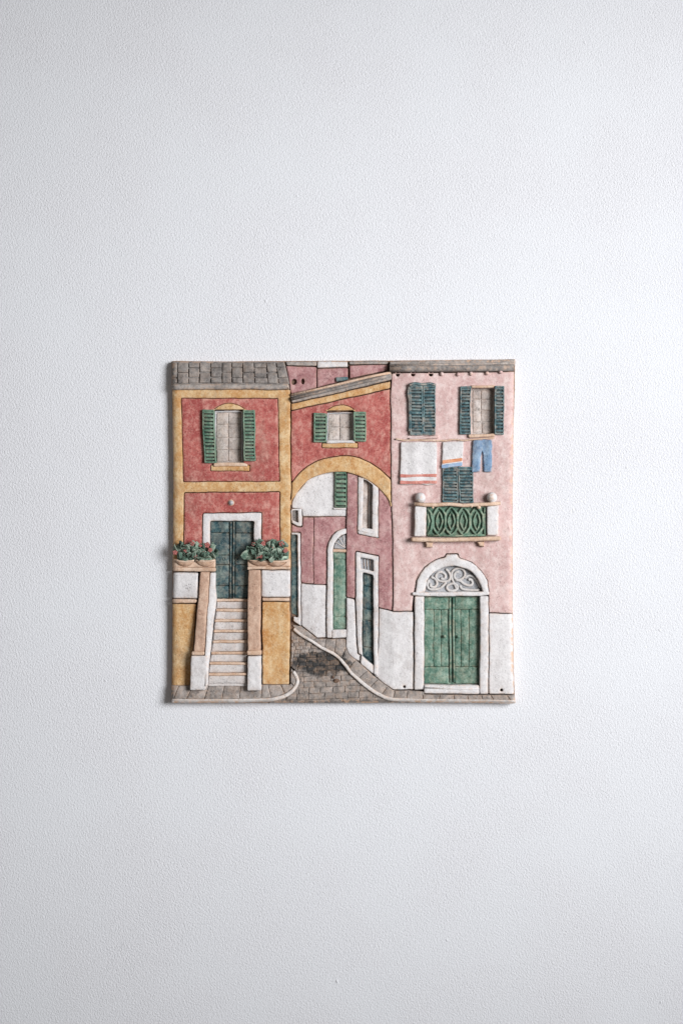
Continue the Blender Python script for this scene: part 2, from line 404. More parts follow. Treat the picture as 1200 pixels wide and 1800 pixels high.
# window builder
def window(x0, y0, x1, y1, cols_, rows_, hb, frame, gmat, label, fw=3., sw=None):
    B = MB(); B.piece(rect(x0,y0,x1,y1), 10, hb, gmat, gap=0, b=.5, seg=6, und=.3, ox=.3)
    if fw: B.piece(rect(x0,y0,x1,y1), 10, hb+3.2, frame, gap=.1, hgap=0, holes=[rect(x0+fw,y0+fw,x1-fw,y1-fw)], b=1, ox=.5)
    win = B.build('window', plaque, label)
    for i in range(len(cols_)-1):
        for j in range(len(rows_)-1):
            one('pane', win, rect(cols_[i]+J(.3),rows_[j]+J(.3),cols_[i+1]+J(.3),rows_[j+1]+J(.3)), hb-2, hb+1.5+J(.2), gmat, gap=.35, b=.8, r=.8, seg=0, ox=.75, flare=.35)
    return win
def shutter(x0, y0, x1, y1, n, h, mat, slot, label=None, skew=0., open_side=0, lw=2.6, top=3.):
    """a louvred leaf; the slats are pieces of their own"""
    sk = lambda y: skew*(y-y0)/(y1-y0)
    P = lambda x, y: (x+sk(y), y)
    tilt = (lambda x, y: h+open_side*(x-(x0+x1)/2)*.10)
    out = [P(x0,y0),P(x1,y0),P(x1,(y0+y1)/2),P(x1,y1),P(x0,y1),P(x0,(y0+y1)/2)]
    inn = [P(x0+lw,y0+top),P(x1-lw,y0+top),P(x1-lw,y1-top),P(x0+lw,y1-top)]
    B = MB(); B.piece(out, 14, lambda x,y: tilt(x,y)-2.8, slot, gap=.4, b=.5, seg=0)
    B.piece(out, 14, tilt, mat, gap=0, hgap=0, holes=[inn], b=1.1, r=1.6, seg=5, ox=.7, und=.7)
    sh = B.build('shutter', plaque, label)
    p = (y1-y0-2*top)/n
    for i in range(n):
        a = y0+top+i*p+J(.35); bq = a+p*.66+J(.3)
        q = [P(x0+lw-.5,a+J(.4)),P(x1-lw+.5,a+J(.4)),P(x1-lw+.5,bq+J(.4)),P(x0+lw-.5,bq+J(.4))]
        one('slat', sh, q, h-5, lambda x,y,a=a,o=J(.35): tilt(x,y)-.5+(y-a)*.22+o, mat, gap=.1, b=.9, r=.9, seg=0, flare=.2, und=.8, ox=.5)
    return sh
w1 = window(376,721,427,816, [380,401,423], [725.5,745,768,789.5,811], 15, 'frameb', 'glass', 'tall eight pane window in the red house above the stairs')
one('sill', w1, [(374,812.5),(427,812.5),(435,815),(436,820.5),(374,820.5)], 12, 28, 'nose', b=1.5, seg=5)
one('sill_panel', w1, box_l, 9, 25.5, 'ochre', b=1, seg=5, gap=.65)
one('hood', w1, hood_hole, 9, 25.6, 'ochre', b=1, seg=0, gap=.65)
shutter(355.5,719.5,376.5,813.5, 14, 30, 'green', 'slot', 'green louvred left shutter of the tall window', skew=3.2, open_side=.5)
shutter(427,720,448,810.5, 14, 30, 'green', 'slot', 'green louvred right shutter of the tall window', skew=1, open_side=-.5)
# round knob over the door
MB().ball(405.5,883.5,23.5,6,6,3,'nose').ball(405.5,883.8,24.5,4.3,4.3,4.8,'frameb').build('wall_boss', plaque, 'small white round boss above the stair door')
# door frame and teal door
one('door_frame', plaque, [(355.5,902),(459.5,901),(459.5,1000),(446,1000),(445.5,916),(369.5,916),(369.5,1000),(355.5,1000)], 9, F+1.2, 'white',
    'white surround of the teal stair door', b=1.5, seg=5, gap=.65, grid=6)
door = MB().piece(rect(369,915.5,446,1054), 9, 14, 'teal', gap=0, seg=8, b=.6).build('door', plaque, 'teal panelled double door at the head of the stairs')
for xa, xb in ((369.5,402.5),(412.5,445.5)):
    for ya, yb in ((916.5,937),(937,976.5),(976.5,993),(993,1030),(1030,1052)):
        one('panel', door, rect(xa,ya,xb,yb), 11, (17.2 if (yb-ya) > 18 else 18.4)+J(.3), 'teal', gap=.35, b=1.5, r=1, seg=6, und=.8, ox=.6)
MB().tube([(404.8,917),(405,960),(404.6,1000),(405.2,1052)], 1.9, 17.5, 'teal').build('moulding', door)
MB().tube([(410,917),(410.2,960),(409.8,1000),(410.2,1052)], 1.9, 17.5, 'teal').build('moulding', door)
for kx in (394,417): MB().tube(circ(kx,983,2.6,2.6,9), .8, 18.8, 'teal', 6, True).build('knob', door)
# parapets, ledges, planters
one('planter_shelf', plaque, [(303,982),(379,982),(379,998),(303,998)], 9, 27, 'nose', b=1.5, seg=5)
one('planter_shelf', plaque, [(434,981),(510.5,981),(510.5,996),(434,997)], 9, 27, 'nose', b=1.5, seg=5)
one('coping', plaque, [(303,996.5),(379,997),(379,1005.5),(303,1005)], 9, 30, 'nose', 'tan coping under the left flower bowls', b=1.8, seg=5)
one('coping', plaque, [(433.5,995),(510.5,995),(510.5,1001.5),(458,1002),(433.5,1003)], 9, 30, 'nose', 'tan coping under the right flower bowl', b=1.8, seg=5)
one('parapet_panel', plaque, [(303,1006),(349,1006),(347.5,1052.5),(302.5,1053)], 9, F+3, 'whitel', 'white lumpy parapet panel left of the stairs', b=2.4, seg=4, grid=5, und=1.)
one('parapet_panel', plaque, [(458.5,1002),(510.5,1002),(510.5,1050),(458.5,1050)], 9, F+3, 'whitel', 'white lumpy parapet panel right of the stairs', b=2.4, seg=4, grid=5, und=1.)
one('ledge', plaque, [(302,1053),(346.5,1052.5),(345.5,1060.5),(302,1061.5)], 9, F+5, 'nose', b=2, seg=5)
one('ledge', plaque, [(459.5,1050),(509.5,1050),(509.5,1057.5),(460,1057)], 9, F+5, 'nose', b=2, seg=5)
one('base_wall', plaque, [(302,1061.5),(345.5,1061),(334.5,1206),(301,1206)], 9, F+1, 'ochre', 'ochre base wall left of the stairs', grid=5)
one('base_wall', plaque, [(460,1057.5),(509.5,1058),(509,1130),(508.5,1204),(461,1204)], 9, F+2, 'ochre', 'ochre base wall right of the stairs', grid=5)
# staircase
bh = lambda x, y: 28+max(0, (y-1005))*.075
st = MB().piece([(379,1050),(434.5,1050),(434.5,1206),(366,1206),(369,1160),(377,1100)], 9, lambda x,y: 12+(y-1050)*.12, 'riser', gap=0, seg=8, b=.5, grid=8)
st = st.build('staircase', plaque, 'narrow white staircase with tan treads climbing to the teal door')
one('side_wall', st, [(368.5,1006),(379.5,1006),(379,1030),(381,1053),(376.5,1095),(368.5,1165),(366.5,1206),(360,1206),(360,1145)], 9, lambda x,y: bh(x,y)-1-(x-360)*.12, 'white', b=1.4, grid=5)
one('stair_rail', st, [(351.5,1004.5),(369,1004.5),(366,1060),(360,1146),(339.5,1146),(346,1070)], 9, bh, 'tan', b=1.6, grid=5)
one('stair_rail', st, [(435.5,1002),(458.5,1002),(459,1144),(434.5,1144),(434,1070)], 9, bh, 'tan', b=1.6, grid=5)
for q in ([(336.5,1144),(360.5,1144),(360.5,1152),(336.5,1152)], [(433.5,1142),(460.5,1142),(460.5,1151.5),(433.5,1151.5)]):
    one('post_cap', st, q, 9, 41.5, 'nose', b=2, seg=5)
for q in ([(336,1151.5),(360.5,1151.5),(366,1151.5),(366,1205),(361,1213),(334,1213)], [(435,1151.5),(460,1151.5),(460,1213.5),(435,1214)]):
    one('newel_post', st, q, 9, 40, 'white', b=1.6, grid=6)
sy = [1056,1073,1091.5,1110.5,1128.5,1148,1166,1185.5,1204]
sx = [380.5,380.3,378.5,376.8,374.8,372,369.5,367.8,366]
for i in range(8):
    ht = 16+i*2.3
    B = MB()
    q = curve([(sx[i]-1, sy[i]+J(.7)), ((sx[i]+433)/2, sy[i]+J(.9)), (434.5, sy[i]+J(.7))], 4)
    B.piece(strip(q, 4.8), 11, ht+3.2, 'nose', b=1.5, gap=0, r=1, seg=5)
    B.piece([(sx[i]-1,sy[i]+1.5),(434.5,sy[i]+1.5),(434,sy[i+1]-2.2),(sx[i+1]-1,sy[i+1]-1.8)], 11, lambda x,y: ht+1.2-.06*(y-sy[i]), 'riser', b=1.4, gap=.75, seg=5, und=.8)
    B.build('step', st)
# planters with leaves and flowers
def planter(bowls, x0, x1, yt, yb, label):
    B = MB()
    for cx, rx in bowls:
        B.ball(cx, 984, 27.5, rx, 12, 5.5, 'terra', 14, 8, .06, .7, cut=985.5)
        B.tube([(cx-rx,985),(cx-rx*.5,986.4),(cx,986.8),(cx+rx*.5,986.4),(cx+rx,985)], 1.9, 31.5, 'nose')
    pl = B.build('planter', plaque, label)
    return pl
def leaf_mesh(k, mat='leaf'):
    v = []; L = 1.; W = .33+.08*k; n = 4
    bend = .25*(k-1)
    top = []; bot = []
    prof = [(0,.0),(.22,.8),(.5,1.),(.8,.62),(1.,.0)]
    vs = []; fs = []
    for t, wd in prof:
        z = .22*math.sin(t*2.4)+bend*t*t
        for side in (-1, 0, 1):
            vs.append((side*W*wd, t*L, z+(.16*abs(side)*wd))); 
    nv = len(vs)
    vs += [(x, y, z-.11) for x, y, z in vs]
    for i in range(4):
        for s_ in (0, 1):
            a = i*3+s_; fs.append((a, a+1, a+4, a+3)); fs.append((a+nv+1, a+nv, a+nv+3, a+nv+4))
        fs.append((i*3, i*3+3, i*3+3+nv, i*3+nv)); fs.append((i*3+2, i*3+2+nv, i*3+5+nv, i*3+5))
    me = bpy.data.meshes.new('leaf'); me.from_pydata(vs, [], fs); me.materials.append(M[mat])
    a = me.attributes.new('edge', 'FLOAT', 'POINT'); a.data.foreach_set('value', [1. if i % 3 != 1 and i < nv else 0. for i in range(len(vs))])
    a = me.attributes.new('ox', 'FLOAT', 'POINT'); a.data.foreach_set('value', [.9 if i >= nv else 0. for i in range(len(vs))])
    me.polygons.foreach_set('use_smooth', [True]*len(me.polygons)); return me
LEAF = [leaf_mesh(k) for k in range(3)]+[leaf_mesh(k, 'leafl') for k in range(3)]
def flower_mesh(k):
    B = MB(); vs = []; fs = []; ed = []
    def blob(cx, cy, cz, r, rz):
        st = len(vs)
        for j in range(4):
            th = math.pi*(j+.5)/4.2
            for i in range(6):
                ph = 2*math.pi*i/6+k; vs.append((cx+r*math.sin(th)*math.cos(ph), cy+r*math.sin(th)*math.sin(ph), cz+rz*math.cos(th))); ed.append(1. if j == 0 else 0.)
        for j in range(3):
            for i in range(6): fs.append((st+j*6+i, st+(j+1)*6+i, st+(j+1)*6+(i+1)%6, st+j*6+(i+1)%6))
        fs.append(tuple(st+i for i in range(6)))
    for i in range(5):
        a = 2*math.pi*i/5+.4*k; blob(.55*math.cos(a), .55*math.sin(a), .0, .48, .42)
    blob(0, 0, .2, .32, .35)
    me = bpy.data.meshes.new('flower'); me.from_pydata(vs, [], fs); me.materials.append(M['flower'])
    a = me.attributes.new('edge', 'FLOAT', 'POINT'); a.data.foreach_set('value', ed)
    a = me.attributes.new('ox', 'FLOAT', 'POINT'); a.data.foreach_set('value', [0.]*len(vs))
    me.polygons.foreach_set('use_smooth', [True]*len(me.polygons)); return me
FLOW = [flower_mesh(k) for k in range(2)]
from mathutils import Matrix
def put(name, me, parent, x, y, h, size, ang, tilt, roll=0.):
    o = bpy.data.objects.new(name, me); C.objects.link(o); o.parent = parent
    # local: x,y in the plane of the plaque, z out of the wall
    R = Matrix(((1,0,0),(0,0,-1),(0,1,0))) @ (Matrix.Rotation(ang, 3, 'Z') @ Matrix.Rotation(tilt, 3, 'X') @ Matrix.Rotation(roll, 3, 'Y'))
    o.matrix_local = Matrix.Translation(Vector(T(x, y, h))) @ R.to_4x4() @ Matrix.Scale(size*S, 4)
    return o
def foliage(pl, cells, flowers, n):
    # cells: mounds (cx, rx, ytop) over the bowl rim
    for cx, rx, yt in cells:
        B = MB(); B.ball(cx, 984, 23.5, rx*.92, (984-yt)*.78, 7, 'leaf', 14, 8, .3, .5, floor=985)
        m_ = B.build('leaf_mound', pl)
        for i in range(n):
            a = random.uniform(0, math.pi); rr = math.sqrt(random.uniform(.01, 1.))
            x = cx+math.cos(a)*rx*rr*.82; y = 982-math.sin(a)*(982-yt)*rr*.74
            d = math.atan2((984-y)+4, (x-cx)*1.2)
            lf = put('leaf', LEAF[random.randrange(3)+(3 if random.random() < .4 else 0)], pl, x, y, 27+5*(1-rr)+random.uniform(-1,2.5), random.uniform(10.5,16.5), d-math.pi/2+J(1.2), random.uniform(.0,.9), J(.9))
    for x, y, s in flowers:
        put('flower', FLOW[random.randrange(2)], pl, x, y, 34.5+J(1.2), s*.95, J(3), J(.35))
plL = planter([(325,16.5),(361,17)], 305, 379, 948, 986, 'pair of terracotta bowls of red flowers left of the teal door')
foliage(plL, [(326,18,950),(341,17,955),(359,21,949)], [(308,971,5),(327,967,5.4),(338,956,5.2),(345,978,4.4),(355,970,5.6),(364,958,6),(369,967,4.6),(352,958,3.6)], 23)
plR = planter([(458,20),(486,20)], 433, 508, 945, 984, 'terracotta bowls of red flowers right of the teal door')
foliage(plR, [(451,21,948),(470,18,950),(489,21,944)], [(446,956,4.4),(451,978,5),(460,977,5.2),(463,956,5),(476,962,5),(478,977,5),(494,956,5.6),(502,968,5),(488,967,3.8)], 23)

# ================================================================ BACKGROUND HOUSES ABOVE THE ARCH
one('far_wall', plaque, [(502,642),(557,643.5),(557,681),(521,690.5),(511,693)], 9, 18, 'mauve', 'mauve far house wall with two round holes', grid=5,
    holes=[circ(516,671,5.2,5.4),circ(532,670,3.2,5.2)], hgap=0)
one('far_wall', plaque, [(557,647),(611.5,645),(611.5,666),(557,681)], 9, 19, 'mauve', 'mauve far house wall with a small teal shutter', grid=6)
one('far_wall', plaque, [(613.5,641),(682,639.5),(682,651),(613.5,665)], 9, 20, 'mauve', 'narrow mauve far wall beside the gutter', grid=6)
one('far_eave', plaque, [(501,634),(557,634),(557,643),(503,642)], 9, 21, 'greyl', b=1.5)
one('far_eave', plaque, [(557,633.5),(611,633.5),(611,644.5),(557,646.5)], 9, 22, 'white', b=1.8)
one('far_eave', plaque, [(613,633.5),(683,633.5),(682,640),(613,640)], 9, 22, 'greyl', b=1.5)
one('far_shutter', plaque, [(589,662),(611,660.5),(611.5,667),(590,671.5)], 9, 23, 'dteal', 'small teal shutter on the far mauve house', b=1, seg=5)
# ================================================================ ARCH HOUSE
rf = lambda x: 692-(x-510)*.232
lean = one('sloping_roof', plaque, [(509.5,693),(600,671),(650,660),(688,652),(688,667),(600,689),(511,708)], 9, lambda x,y: 25+(y-rf(x))*.25, 'greyl', 'grey sloping roof edge of the arch house', b=2, grid=6, gap=.4)
MB().tube([(511,701),(560,689.5),(600,680.5),(650,668.5),(686,660)], 3.2, 27.5, 'grey', 8).build('gutter', lean)
MB().tube([(512,694.5),(560,683),(600,673.5),(650,662),(686,654.5)], 2.2, 27, 'nose', 8).build('ridge', lean)
G = 22
one('painted_wall_border', plaque, [(510.5,708.5),(600,689.5),(686,668.5),(685.5,682),(600,702),(511,721)], 9, G+.5, 'ochre', 'ochre band below the sloping roof edge', grid=5)
arch_o = curve([(511,848),(524,833),(540,820),(560,809.5),(580,803.5),(598,801),(616,802),(632,805.5),(650,813),(668,825),(687,843)], 3)
arch_i = curve([(511,884),(516,876),(526,860),(542,845),(564,834),(590,829.5),(620,833),(646,844.5),(666,860),(679,875),(688,888)], 3)
wpm = [(574,725),(621,725),(621.5,775),(574,775)]
hood_m = curve([(573,720.5),(585,713.5),(600,711.5),(613,714),(624,721)], 4)
boxm = [(566,778),(628,778),(628,787.5),(566,787)]
whm = hood_m+[(624,721),(621,724),(621.5,777),(628,777.5),(628,787.5),(566,787),(566,777.5),(574,777),(574,724)]
one('wall_panel', plaque, [(511,721.5),(600,702.5),(685.5,682.5),(687,842)]+arch_o[::-1][1:-1]+[(511,848)], 9, G, 'red', 'red wall over the archway around the small window', holes=[whm], grid=5, gap=.65, hgap=.2)
one('archway', plaque, arch_o+arch_i[::-1], 9, lambda x,y: G+1.2, 'ochre', 'ochre arch spanning the alley', b=1.8, seg=5, grid=4, gap=.7)
w2 = window(573.5,724,621.5,777, [576,597,619.5], [727,750,773.5], 15, 'frameb', 'glass', 'small four pane window above the arch', fw=2.2)
one('sill', w2, [(573,773),(623,773),(624,780),(573,780)], 12, 26.5, 'white', b=2, seg=5)
one('sill_panel', w2, boxm, 9, G+1.5, 'ochre', b=1, seg=5, gap=.65)
one('hood', w2, hood_m, 9, G+1.5, 'ochre', b=1, seg=0, gap=.65)
shutter(551,725.5,573.5,777, 7, 27.5, 'green', 'slot', 'green left shutter of the small window over the arch', skew=.6, open_side=.4)
shutter(621,723,643,776, 7, 27.5, 'green', 'slot', 'green right shutter of the small window over the arch', skew=0, open_side=-.4)
# ================================================================ ALLEY SEEN THROUGH THE ARCH
one('alley_wall', plaque, [(512,884),(520,866),(542,842),(564,831),(590,826),(609,826),(609,909),(531,908),(530,895),(513,893)], 9, 15, 'whitel', 'rough white upper wall seen through the arch', grid=5, und=.8)
shutter(588,826,608.5,892, 8, 19.5, 'green', 'slot', 'green shutter on the white wall inside the arch', lw=1.5, top=1.6)
one('sill', plaque, [(584,892),(608,892),(608,897),(585,897)], 9, 18, 'white', b=1.2, seg=5)
aw = MB().piece([(512,893.5),(530.5,893.5),(530.5,925.5),(523,926),(512,920)], 9, 18.5, 'white', holes=[[(513.5,897),(523.5,897),(523.5,919),(513.5,915)]], b=1.2, hgap=0).build('window', plaque, 'small barred window at the left inside the arch')
one('pane', aw, [(512,896),(524,896),(524,919),(512,916)], 9, 13, 'grey', seg=5, gap=0)
one('alley_wall', plaque, [(511.5,921),(523,927),(530.5,927),(531,909),(551,909.5),(551,1027),(528.5,1025),(528.5,936),(511.5,936)], 9, lambda x,y: 17.5-(551-x)*.1, 'mauve', 'darker mauve wall corner at the left of the alley', grid=5)
one('alley_wall', plaque, [(551,909.5),(608.5,909),(608.5,928),(590,934),(580,946),(575,962),(573.5,1028),(551,1027)], 9, lambda x,y: 17.5-(x-551)*.05, 'mauve', 'mauve alley wall left of the arched green door', grid=5, gap=.2)
one('alley_wall', plaque, [(528.5,1025.5),(551,1027.5),(573.5,1028.5),(573.5,1121),(556,1122),(528.5,1100)], 9, lambda x,y: 18-abs(x-551)*.07, 'whitel', 'white base of the alley corner house', grid=5)
ld = one('door', plaque, [(511.5,938),(523,938),(523,1084),(511.5,1080)], 9, 13.2, 'teal', 'dark narrow door at the far left of the alley', gap=0, seg=8)
one('frame', ld, [(511.5,936),(528.5,937),(528.5,1102),(514.5,1094),(514.5,1084),(522.5,1086),(522.5,941),(511.5,941)], 9, 18, 'white', b=1.4, seg=6)
# arched alley door
ao = [(573.5,1122),(574,1030),(575,966),(578,951),(584,940),(592,932.5),(601,929),(609,928)]
ai = [(609,938),(601,940.5),(594,946),(588.5,955),(586,966),(585.5,1040),(585.5,1122)]
ad = one('door', plaque, rect(584.5,970,609,1108), 9, 13.5, 'gdoor', 'green arched door half hidden in the alley', gap=0, seg=8, und=.7)
one('frame', ad, ao+ai, 9, 20, 'white', b=1.6, seg=5, r=1)
one('lunette', ad, [(585.5,965.5),(589,954),(595,945),(602,940),(609,938),(609,966)], 9, 14.5, 'lunb', b=1, seg=5)
for a in (150, 125, 103): MB().tube([(607,963),(607+22*math.cos(math.radians(a)), 963-22*math.sin(math.radians(a)))], 1., 14.8, 'lun', 6).build('fan_bar', ad)
one('transom', ad, rect(584.5,965,609,972), 9, 18.5, 'nose', b=1.4, seg=6)
for ya, yb in ((973,984),(984,1084),(1084,1106)): one('panel', ad, rect(586,ya,608.5,yb), 10, 15.3, 'gdoor', gap=.4, b=1.2, seg=7, und=.7, ox=.5)
one('doorstep', ad, [(582,1107),(608.5,1106),(608.5,1122),(582,1123)], 9, 21, 'white', b=1.6, seg=5)
# near alley house
nh = lambda x, y: 18.5+max(0, (x-608))*.035
aow = [(609,830.5),(627,833),(650,844),(668,860),(680,874),(688.5,890),(690,980),(690,1074.5),(665,1068.5),(665,977),(625,969),(623.5,1053.5),(608,1050)]
wfo = [(628,836),(646,842),(665,857),(665,946.5),(628,938.5)]
wfi = [(638.5,838),(654.5,847),(653.5,930),(636.5,927)]
one('alley_wall', plaque, aow, 9, nh, 'mauve', 'mauve wall of the near alley house under the arch', holes=[wfo], grid=5, hgap=.2)
aw2 = MB().piece(wfo, 9, lambda x,y: nh(x,y)+2, 'white', holes=[wfi], b=1.5, hgap=0, gap=.7).build('window', plaque, 'tall narrow white framed window inside the arch')
one('pane', aw2, [(636,837),(646,840),(645,930),(635,928)], 9, 13, 'glass', gap=.2, seg=7)
one('pane', aw2, [(647,842),(656,848),(655,932),(646,930)], 9, 13.5, 'grey', gap=.2, seg=7)
one('sill', aw2, [(629.5,930),(664,936),(664,941),(629.5,934)], 12, 22.5, 'white', b=1.2, seg=5)
dfo2 = [(625,969.5),(665.5,977.5),(665.5,1068),(664,1120),(656,1187),(654.5,1172),(655.5,1160),(655.5,1012),(637.5,1008),(637.5,1152),(634,1152),(624,1052)]
nd = one('door', plaque, [(636,1006),(657,1010),(656,1172),(636,1156)], 9, 13, 'teal', 'narrow teal door in the near alley house', gap=0, seg=8)
one('frame', nd, [(625,969.5),(665.5,977.5),(665.5,1070),(664.5,1130),(664,1190),(655.5,1186),(655.5,1011),(637.5,1007.5),(637.5,1155),(629.5,1150),(624,1053)], 9, lambda x,y: nh(x,y)+2.2, 'white', b=1.5, seg=5,
    holes=[[(634,980.5),(656.5,984.5),(656.5,1004),(634,1000)]], hgap=0)
one('transom_pane', nd, [(633,979.5),(657.5,983.5),(657.5,1005),(633,1001)], 9, 14, 'frameb', gap=0, seg=6)
for x in (640,645,650): MB().tube([(x,983),(x+.4,1002)], 1., 14.8, 'grey', 6).build('transom_bar', nd)
for ya, yb in ((1010,1030),(1030,1070),(1070,1090),(1090,1138),(1138,1166)): one('panel', nd, [(638.5,ya),(654.5,ya+2.5),(654.5,yb+2.5),(638.5,min(yb,1152))], 10, 15, 'teal', gap=.5, b=1.2, seg=7, ox=.5)
one('doorstep', nd, [(634,1151),(655.5,1170),(656,1187.5),(632,1167)], 9, 23.5, 'white', b=1.6, seg=5)
one('base_wall', plaque, [(608,1050.5),(623.5,1054),(629,1150),(634,1152),(633,1166),(621,1158),(612,1149),(607.5,1137)], 9, 19.5, 'whitel', 'white base of the near alley house', grid=5, b=1.8)
# ================================================================ RIGHT PINK HOUSE
beads = [(699,656.5,0),(726,656.5,0),(757,656.5,0),(776,657,1),(805,658,1),(828,656.5,1),(856,655.5,1),(880,653.5,1),(900,653,0)]
PW = [(688,655),(780,654.5),(904.5,652.5),(903,740),(901,860),(901,1060),(901.5,1078.5),(859,1077.5),(859,1040),(856,1020),(844,1002),(828,988),(806.5,980),(805,973),(783,973),(782,978),(766,984),(746,998),(732,1020),(728,1040),(724.5,1075),(690.5,1074.5),(690,980),(688.5,890),(687,842),(686,690)]
wpr = [(828.5,682),(868.5,682),(868.5,763),(828.5,763)]
one('house_wall', plaque, PW, 9, lambda x,y: F+.0, 'pink', 'pale pink front wall of the balcony house', grid=5.5,
    holes=[wpr]+[circ(x,y+1,3.6,4.2,8) for x,y,k in beads[:3]], hgap=.1, gap=.6)
gut = MB().piece([(684,634.5),(780,632.5),(906.5,630.5),(906,642),(780,643),(685,644)], 9, 29, 'greyl', b=1.6, gap=.3, grid=7)
gut.tube([(684.5,648),(720,647.8),(760,647.5),(800,647),(850,646.5),(903,646)], 6.3, 27.5, 'grey', 10, lump=.06)
gut.tube([(684.5,642),(760,641),(850,639.5),(903,638.5)], 2.4, 29.5, 'greyl', 8)
gut.build('roof_gutter', plaque, 'grey rounded gutter along the top of the pink house')
for x, y, k in beads:
    if k: MB().ball(x, y, F+1.5, 3.8, 3.8, 3.8, 'pink', 8, 6, .15).build('bead', plaque)
# closed shutters
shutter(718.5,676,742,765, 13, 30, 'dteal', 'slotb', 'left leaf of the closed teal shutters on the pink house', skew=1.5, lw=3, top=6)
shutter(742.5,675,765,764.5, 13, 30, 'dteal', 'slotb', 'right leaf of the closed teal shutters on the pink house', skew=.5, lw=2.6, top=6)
MB().tube(curve([(719,678),(728,674.5),(742,676),(755,674.5),(765,677.5)],4), 2.6, 30, 'dteal').tube(curve([(718.5,680),(716.8,690),(719,705),(720,735),(719,758)],4), 2.2, 27.5, 'dteal').build('shutter_edge', plaque)
one('sill', plaque, [(717,768.5),(745,767),(770,763.5),(773,767),(771,771),(718,773)], 12, 29, 'pink', b=1.8, seg=5, ox=.6)
# open window
w3 = window(828,681,869,764, [831.5,846.5,865], [685,700.5,720,740.5,761], 15, 'glass', 'glass', 'grey paned window with open teal shutters on the pink house', fw=1.5)
one('lintel', w3, [(827,676.5),(870,676.5),(870,682),(827,682.5)], 12, 27.5, 'nose', b=1.4, seg=5)
one('sill', w3, [(821,763.5),(869,761),(870,768),(822,770.5)], 12, 29, 'nose', b=1.8, seg=5)
shutter(808,679,827.5,764, 13, 29.5, 'dteal', 'slotb', 'open teal shutter left of the grey paned window', skew=-.5, open_side=.4)
shutter(869,678.5,886,764, 13, 29.5, 'dteal', 'slotb', 'open teal shutter right of the grey paned window', skew=-1, open_side=-.4)
# washing
line = MB().tube(curve([(695,771),(710,773.5),(735,773),(760,774),(778,774.5),(800,773),(815,774.5),(828,772.5),(868,769.5)],4), 1.5, 26.5, 'nose').build('washing_line', plaque, 'thin line of clay carrying the washing')
tw = one('towel', plaque, [(703,776),(735,775.5),(768.5,776.5),(768,812),(767,851),(750,853.5),(735,850.5),(718,852.5),(701.5,852)], 16, lambda x,y: 28.5+.6*math.sin(x/5), 'whitel', 'large white towel with two red stripes', grid=4, b=1.4)
for a in (833,844.5):
    one('stripe', tw, [(702.5,a),(735,a+.6),(767,a-.5),(766.5,a+5.5),(735,a+5+(1 if a > 840 else 0)),(702.3,a+6.4)], 18, lambda x,y: 29.1+.6*math.sin(x/5), 'sred', gap=.1, b=.5, seg=4, flare=0, ox=0, r=1.5)
tw2 = one('towel', plaque, [(777,776),(815,775.5),(813.5,815),(812.5,819),(795,820),(775,824)], 16, lambda x,y: 28.2, 'whitel', 'small white towel with orange and blue stripes', grid=4, b=1.3)
one('stripe', tw2, [(777,809),(812.5,805),(812.5,810.5),(776.5,815.5)], 18, 28.9, 'sor', gap=.1, b=.5, seg=4, flare=0, ox=0)
one('stripe', tw2, [(775.5,817),(812.5,812),(812.5,818.5),(776,823)], 18, 28.9, 'sblu', gap=.1, b=.5, seg=4, flare=0, ox=0)
one('trousers', plaque, [(829.5,773),(847,771.5),(865,773),(865.5,800),(865,830),(849,830.5),(848.5,818),(848,800),(846.5,793),(844.5,803),(843.5,830),(827.5,830.5),(828,800)], 16, lambda x,y: 29+.8*math.sin(x/3.4), 'jean', 'small blue trousers hanging on the washing line', grid=3.5, b=1.6, r=2)
# balcony shutters
shutter(777,820.5,804,884, 10, 28, 'dteal', 'slotb', 'left leaf of the teal shutters behind the balcony', skew=.5, lw=2.6, top=3)
shutter(804.5,820,831,884, 10, 28, 'dteal', 'slotb', 'right leaf of the teal shutters behind the balcony', skew=1.5, lw=2.6, top=3)
# balcony
bal = one('balcony', plaque, [(721.5,943.5),(770,944.5),(820,944),(880,942.5),(880.5,951),(820,952.5),(770,953),(722,952.5)], 16, 39, 'nose', 'small balcony with green railing and white ball topped posts', b=2.4, seg=5)
one('post', bal, [(727.5,889),(749.5,889.5),(749,943.5),(726.5,943.5)], 16, 34, 'white', b=1.8, grid=6)
one('post', bal, [(854.5,889),(876,888),(876,942),(854.5,942.5)], 16, 34, 'white', b=1.8, grid=6)
MB().tube([(727,886),(745,887),(765,887.5),(790,886.5),(815,888.5),(840,887),(860,886),(878.5,884.5)], 3.4, 35, 'nose', 8).build('handrail', bal)
for cx, cy in ((738,875.5),(864.5,874.5)): MB().ball(cx, cy, 31, 9.3, 9.6, 9, 'white', 14, 10, .07).build('ball_finial', bal)
rl = MB().piece(rect(749.5,889,854.5,944), 16, 26.5, 'green', gap=.3, seg=8, ox=.8).build('railing', bal, 'green interlaced railing panel')
def hexloop(cx, w, y0, y1): 
    ym = (y0+y1)/2
    return [(cx,y0),(cx+w*.55,y0+6),(cx+w,y0+14),(cx+w,ym),(cx+w,y1-14),(cx+w*.55,y1-6),(cx,y1),(cx-w*.55,y1-6),(cx-w,y1-14),(cx-w,ym),(cx-w,y0+14),(cx-w*.55,y0+6)]
B = MB()
for cx in (771.5,793,814,837.5):
    w_ = 11
    B.tube(hexloop(cx, w_, 891, 941), 2.3, 29.3, 'green', 7, True)
    B.tube(hexloop(cx, w_*.5, 900, 932), 1.9, 29, 'green', 7, True)
B.tube([(751,893),(757,901),(759.5,916),(757,931),(751,940)], 2.2, 29.3, 'green', 7).tube([(751,903),(754,916),(751,929)], 1.8, 29, 'green', 7)
B.tube([(851.5,892),(851,916),(851.5,941)], 2., 29, 'green', 7)
